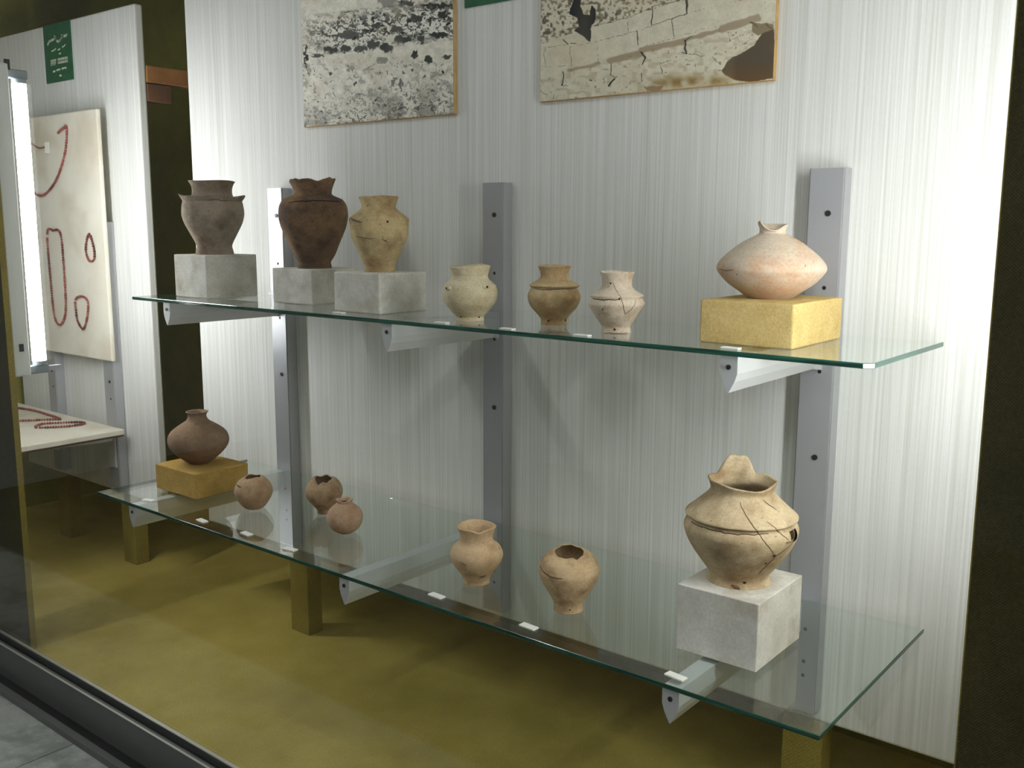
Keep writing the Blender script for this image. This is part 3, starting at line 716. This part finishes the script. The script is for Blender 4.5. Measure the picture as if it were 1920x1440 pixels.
def ground2(U, V):
    """dressed stone wall with eroded base"""
    wU = U + (vnoise(U, V, 36, 21) - .5) * 14; wV = V + (vnoise(U, V, 36, 22) - .5) * 12
    n1 = vnoise(U, V, 12, 23); n2 = vnoise(U, V, 50, 24); n3 = vnoise(U, V, 160, 25)
    col = np.ones(U.shape + (3,)) * np.array((212, 206, 184.)) + ((n1 - .5) * 14 + (n2 - .5) * 16)[..., None]
    dark = (44, 42, 38); brown = (112, 94, 72)
    # scrub above the courses
    topline = 300 - (U - 180) * .30
    scrub = (V < topline - 10) & (U < 1180)
    col = lay(col, scrub * np.clip((vnoise(wU, wV, 14, 26) - .6) * 9, 0, 1), (128, 118, 96), .8)
    col = lay(col, scrub * np.clip((vnoise(wU, wV, 24, 27) - .68) * 9, 0, 1), (84, 76, 62), .75)
    col = lay(col, inpoly(wU, wV, [(420, -40), (470, -40), (455, 40), (480, 95), (520, 100), (525, 40), (555, 60), (560, 120), (525, 190), (522, 280), (408, 205), (440, 180), (430, 120), (380, 95)]), (40, 42, 42))
    # band of shadow under the courses
    for a, b, wd in (((380, 470), (580, 425), 16), ((650, 405), (850, 360), 26), ((860, 335), (1140, 280), 24), ((1150, 270), (1380, 200), 16), ((1400, 195), (1640, 115), 28)):
        col = lay(col, np.clip((wd - seg_d(wU, wV, a, b)) / 8, 0, 1), (150, 130, 106), .75)
    base = np.clip((V - (505 - (U - 180) * .245)) / 40, 0, 1)
    col = lay(col, base * np.clip((vnoise(wU, wV * 1.6, 34, 28) - .55) * 4, 0, 1), (178, 166, 138), .6)
    col = lay(col, base * np.clip((vnoise(wU, wV, 18, 29) - .86) * 9, 0, 1), (96, 84, 66), .7)
    # courses and joints
    for p, q, wd in (((215, 320), (380, 295), 3), ((390, 310), (560, 280), 2), ((215, 320), (222, 448), 4), ((222, 445), (390, 440), 2), ((388, 305), (394, 440), 4.5), ((572, 278), (578, 410), 2.5),
                     ((520, 180), (770, 120), 4), ((770, 120), (930, 55), 4), ((520, 180), (515, 275), 5), ((768, 150), (772, 212), 5), ((560, 275), (840, 205), 3.5),
                     ((836, 200), (846, 300), 6), ((840, 205), (930, 172), 3), ((932, 45), (932, 165), 8), ((940, 162), (1075, 122), 5), ((1072, 122), (1076, 245), 6), ((930, 45), (1165, -10), 5),
                     ((1165, -20), (1170, 88), 10), ((1075, 122), (1170, 90), 6), ((1170, 85), (1690, -40), 2.5), ((1690, 0), (1690, 90), 2.5), ((846, 318), (1080, 255), 3), ((1080, 250), (1400, 165), 2),
                     ((340, 480), (335, 570), 9), ((335, 570), (370, 575), 4), ((655, 425), (660, 505), 6), ((655, 500), (705, 512), 5), ((860, 345), (885, 385), 12), ((885, 385), (870, 425), 9), ((862, 490), (862, 540), 7),
                     ((640, 570), (690, 520), 11), ((520, 535), (530, 540), 9), ((620, 535), (612, 555), 5), ((990, 440), (1000, 495), 6), ((1000, 425), (1060, 398), 4), ((1150, 275), (1160, 355), 12), ((1150, 275), (1205, 245), 6), ((1135, 352), (1165, 358), 8),
                     ((1180, 365), (1295, 372), 5), ((1210, 335), (1290, 365), 3), ((1335, 380), (1385, 428), 5), ((1440, 270), (1600, 215), 3), ((1520, 300), (1600, 260), 3), ((1595, 145), (1640, 180), 9), ((1690, 160), (1730, 190), 10), ((1440, 215), (1455, 275), 4),
                     ((345, 265), (375, 290), 9), ((395, 285), (430, 290), 7), ((190, 605), (235, 630), 5), ((280, 630), (270, 660), 4), ((190, 290), (240, 275), 4)):
        col = lay(col, np.clip((wd * .55 - seg_d(wU, wV, p, q)) / 2.2, 0, 1), dark, .92)
    # dark pit at the corner and stained ground
    col = lay(col, inpoly(wU, wV, [(1600, 150), (1740, 160), (1750, 210), (1640, 240), (1600, 210)]), (120, 104, 78), .8)
    pit = inpoly(wU, wV, [(1740, 195), (1690, 215), (1645, 250), (1620, 300), (1560, 340), (1470, 385), (1430, 410), (1400, 470), (1420, 500), (1480, 535), (1600, 545), (1745, 525), (1760, 300)])
    col = lay(col, pit, (86, 76, 62)); col = lay(col, pit * np.clip((V - 400) / 140, 0, 1), (104, 76, 42), .7)
    st = np.exp(-((U - 1190) / 260) ** 4) * np.exp(-((V - 545 + (U - 1190) * .03) / 42) ** 2)
    col = lay(col, st * np.clip(n2 * 1.8 - .2, 0, 1), (130, 102, 52), .9)
    col = lay(col, inpoly(wU, wV, [(880, 575), (1010, 570), (990, 600), (900, 608)]), (140, 112, 82), .8)
    col = lay(col, np.clip((n3 - .5) * 2, 0, 1), (200, 184, 150), .3)
    return np.clip(col, 0, 255)
H1 = (2031.0365895, -107.0521009, 1720.7048606, -448.1664326, -3366.9570739, 5644.3619868, -0.2605514, -0.0675624)
H2 = (2119.4611675, 9.7037199, -27.5816952, -381.8111726, -2868.4473778, 4808.6610506, -0.2605514, -0.0675624)
def print_mat():
    m, nt, b = new_mat('photo_print'); a = nd(nt, 'ShaderNodeVertexColor'); a.layer_name = 'print'
    nt.links.new(a.outputs[0], b.inputs['Base Color']); b.inputs['Roughness'].default_value = 0.75
    b.inputs['Specular IOR Level'].default_value = 0.15; return m
PM = print_mat()
def photo(x0, x1, z0, z1, paint, H, label, nx, nz):
    root = empty('photo_board', ((x0 + x1) / 2, -0.008, z0))
    reparent(box('mount', x0, x1, -0.0112, -0.0005, z0, z1, M['edge_wood'], bevel=0.001, seg=1), root)
    X = np.linspace(x0 + .0015, x1 - .0015, nx); Z = np.linspace(z0 + .0015, z1 - .0015, nz)
    GX, GZ = np.meshgrid(X, Z)
    D = H[6] * GX + H[7] * GZ + 1
    U = (H[0] * GX + H[1] * GZ + H[2]) / D; V = (H[3] * GX + H[4] * GZ + H[5]) / D
    col = paint(U, V) / 255.0
    lin = np.where(col <= .04045, col / 12.92, ((col + .055) / 1.055) ** 2.4)
    vs_ = np.stack([GX.ravel(), np.full(GX.size, -0.0115), GZ.ravel()], 1)
    idx = np.arange(nx * nz).reshape(nz, nx)
    F = np.stack([idx[:-1, :-1].ravel(), idx[:-1, 1:].ravel(), idx[1:, 1:].ravel(), idx[1:, :-1].ravel()], 1)
    me = bpy.data.meshes.new('print'); me.from_pydata(vs_.tolist(), [], F.tolist())
    at = me.color_attributes.new('print', 'FLOAT_COLOR', 'POINT')
    at.data.foreach_set('color', np.concatenate([lin.reshape(-1, 3), np.ones((nx * nz, 1))], 1).astype(np.float32).ravel())
    reparent(link('print', me, PM), root)
    tag(root, label, 'photograph', 'mounted photographs on the panel'); return root
photo(-0.704, -0.166, 1.448, 1.810, ground1, H1, 'mounted black-and-white photograph of a rubble wall on stony ground', 420, 280)
photo(0.083, 0.616, 1.456, 1.810, ground2, H2, 'mounted sepia photograph of a dressed stone block wall', 420, 280)

# ================================================================== GREEN SIGNS
def sign(x0, x1, z0, z1, label):
    root = empty('green_sign', ((x0 + x1) / 2, -0.002, z0))
    reparent(box('sign_plate', x0, x1, -0.004, -0.0003, z0, z1, M['green']), root)
    wd, ht = x1 - x0, z1 - z0
    def strokes(name, lines, th):
        bm = bmesh.new()
        for ln in lines:
            for p, q in zip(ln[:-1], ln[1:]):
                a = Vector((x0 + p[0] * wd, -0.0044, z1 - p[1] * ht)); b = Vector((x0 + q[0] * wd, -0.0044, z1 - q[1] * ht))
                d = (b - a); L = d.length
                if L < 1e-6: continue
                d /= L; n = Vector((-d.z, 0, d.x)) * th / 2; d *= th * 0.3
                bm.faces.new([bm.verts.new(v) for v in (a - d + n, a - d - n, b + d - n, b + d + n)])
        for f in bm.faces:
            if f.calc_center_median() and f.normal.y > 0: f.normal_flip()
        reparent(bm_obj(name, bm, M['letter']), root)
    strokes('lettering', [[(.15, .33), (.20, .29), (.28, .275), (.40, .262), (.46, .235), (.42, .22)], [(.50, .305), (.56, .322), (.62, .30), (.66, .272), (.73, .238), (.68, .235)], [(.78, .25), (.86, .248), (.88, .235)]], 0.0085)
    strokes('lettering', [[(.28, .46), (.36, .452), (.44, .43)], [(.52, .46), (.60, .45)], [(.68, .43), (.78, .41), (.80, .395)], [(.55, .53), (.62, .525)]], 0.0045)
    cap = []
    for x in (.23, .30, .37): cap += [[(x, .62), (x, .70)], [(x, .62), (x + .045, .622)], [(x, .66), (x + .04, .662)]]
    for x in (.50, .57, .64, .71, .79): cap += [[(x, .61), (x, .69)], [(x + .045, .61), (x + .045, .69)], [(x, .65), (x + .045, .652)]]
    strokes('lettering', cap, 0.0055)
    strokes('lettering', [[(.28, .815), (.36, .81)], [(.42, .80), (.55, .795)], [(.62, .79), (.74, .785), (.78, .79)], [(.52, .90), (.58, .905)]], 0.0060)
    tag(root, label, 'sign', 'green signs at the panel tops')
sign(-2.105, -1.918, 1.678, 1.870, 'green sign with pale lettering at the top above the necklace board')
sign(-0.139, 0.050, 1.679, 1.870, 'green sign with pale lettering between the two mounted photographs')

# ================================================================== NECKLACE BOARD AND TRAY
nb = box('necklace_board', -2.300, -1.695, -0.0500, -0.0355, 0.735, 1.562, M['board'], bevel=0.004)
tag(nb, 'tall cream linen board hung with red bead strings', 'display board')
tr2 = empty('necklace_tray', (-2.1, -0.2, 0.484))
reparent(box('tray_top', -2.470, -1.667, -0.455, -0.0365, 0.486, 0.505, M['board'], bevel=0.003), tr2)
reparent(box('tray_underside', -2.465, -1.672, -0.450, -0.0370, 0.480, 0.486, M['wood_dark']), tr2)
tag(tr2, 'cream linen covered tray shelf with red bead strings lying on it', 'display tray')
for xc, wh in ((-2.160, 'nearer the lamp side'), (-1.752, 'at the tray corner')):
    root = empty('tray_bracket', (xc, -0.04, 0.42))
    bm = bmesh.new()
    pr = [(-0.0355, 0.4795), (-0.36, 0.4795), (-0.36, 0.468), (-0.10, 0.455), (-0.0355, 0.455)]
    A = [bm.verts.new((xc - .012, a, b)) for a, b in pr]; B = [bm.verts.new((xc + .012, a, b)) for a, b in pr]
    bm.faces.new(A); bm.faces.new(B[::-1])
    for i in range(5): bm.faces.new((A[i], B[i], B[(i + 1) % 5], A[(i + 1) % 5]))
    reparent(bm_obj('arm', bm, M['alu2']), root)
    reparent(box('back_plate', xc - .022, xc + .022, -0.0405, -0.0356, 0.36, 0.479, M['alu2']), root)
    tag(root, 'aluminium bracket under the necklace tray, ' + wh, 'bracket', 'brackets of the necklace tray')

def beads(name, path, r, label, closed=False, tagp=None):
    P = [Vector(p) for p in path]
    if closed: P.append(P[0])
    L = [0.0]
    for a, b in zip(P[:-1], P[1:]): L.append(L[-1] + (b - a).length)
    n = int(L[-1] / (r * 1.9)); bm = bmesh.new(); k = 0
    proto = bmesh.new(); bmesh.ops.create_uvsphere(proto, u_segments=8, v_segments=6, radius=1.0)
    pv = [v.co.copy() for v in proto.verts]; pf = [[v.index for v in f.verts] for f in proto.faces]; proto.free()
    for i in range(n):
        d = L[-1] * i / n
        while k < len(L) - 2 and L[k + 1] < d: k += 1
        t = (d - L[k]) / max(1e-9, L[k + 1] - L[k]); c = P[k].lerp(P[k + 1], t)
        rr = r * random.uniform(.82, 1.08)
        vs_ = [bm.verts.new(c + q * rr) for q in pv]
        for f in pf: bm.faces.new([vs_[j] for j in f])
    root = empty(name, tuple(P[0]))
    o = bm_obj('bead_string', bm, M['bead'], smooth=True); reparent(o, root)
    if tagp:
        x, z = tagp; reparent(box('paper_tag', x - .016, x + .016, -0.0560, -0.0545, z - .028, z + .010, M['card'], bevel=0.0006, seg=1), root)
        bm = bmesh.new(); tube_path(bm, catmull([(x - .015, -.0555, z - .006), (x - .06, -.0555, z - .008), (x - .11, -.0555, z + .01)], 6), 0.0022, 6)
        reparent(bm_obj('cord', bm, M['bead']), root)
    tag(root, label, 'necklace', 'red bead strings'); return root
yb = -0.0550
def vert_loop(pts, n=10, closed=False): return catmull([(x, yb, z) for x, z in pts], n, closed)
beads('bead_necklace', vert_loop([(-1.945, 1.498), (-1.905, 1.512), (-1.888, 1.518), (-1.890, 1.480), (-1.915, 1.420), (-1.985, 1.340), (-2.085, 1.292), (-2.170, 1.315), (-2.225, 1.400), (-2.245, 1.49)]), 0.0048,
      'red bead necklace hung in a wide curve with a white paper tag', tagp=(-2.030, 1.462))
beads('bead_necklace', vert_loop([(-2.075, 1.160), (-2.03, 1.170), (-1.980, 1.160), (-1.972, 1.05), (-1.975, 0.930), (-1.990, 0.870), (-2.030, 0.838), (-2.066, 0.870), (-2.075, 1.00)], closed=True), 0.0046,
      'long narrow red bead necklace hung on the cream board')
beads('bead_bracelet', vert_loop([(-1.783, 1.160), (-1.812, 1.110), (-1.795, 1.072), (-1.762, 1.075), (-1.757, 1.110)], closed=True), 0.0045,
      'short red bead loop hung high near the board edge')
beads('bead_bracelet', vert_loop([(-1.905, .935), (-1.860, .948), (-1.822, .932), (-1.832, .880), (-1.865, .835), (-1.900, .860), (-1.908, .90)], closed=True), 0.0046,
      'rounded red bead loop hung low on the cream board')
def flat_loop(pts, n=10, closed=False): return catmull([(x, y, 0.5097) for x, y in pts], n, closed)
beads('bead_necklace', flat_loop([(-2.36, -.13), (-2.24, -.088), (-2.10, -.090), (-1.985, -.100), (-2.0, -.125), (-2.06, -.205), (-2.13, -.28), (-2.30, -.26)], closed=True), 0.0046,
      'dark red bead necklace lying open on the cream tray')
beads('bead_bracelet', flat_loop([(-1.905, -.222), (-1.945, -.185), (-1.93, -.150), (-1.885, -.090), (-1.850, -.080), (-1.835, -.110), (-1.850, -.165)], closed=True), 0.0045,
      'red-orange bead loop lying alone near the tray edge')
beads('bead_bracelet', flat_loop([(-1.93, -.36), (-1.875, -.350), (-1.86, -.375), (-1.90, -.41), (-1.96, -.40)], closed=True), 0.0046,
      'red-orange bead loop lying at the window side of the tray')
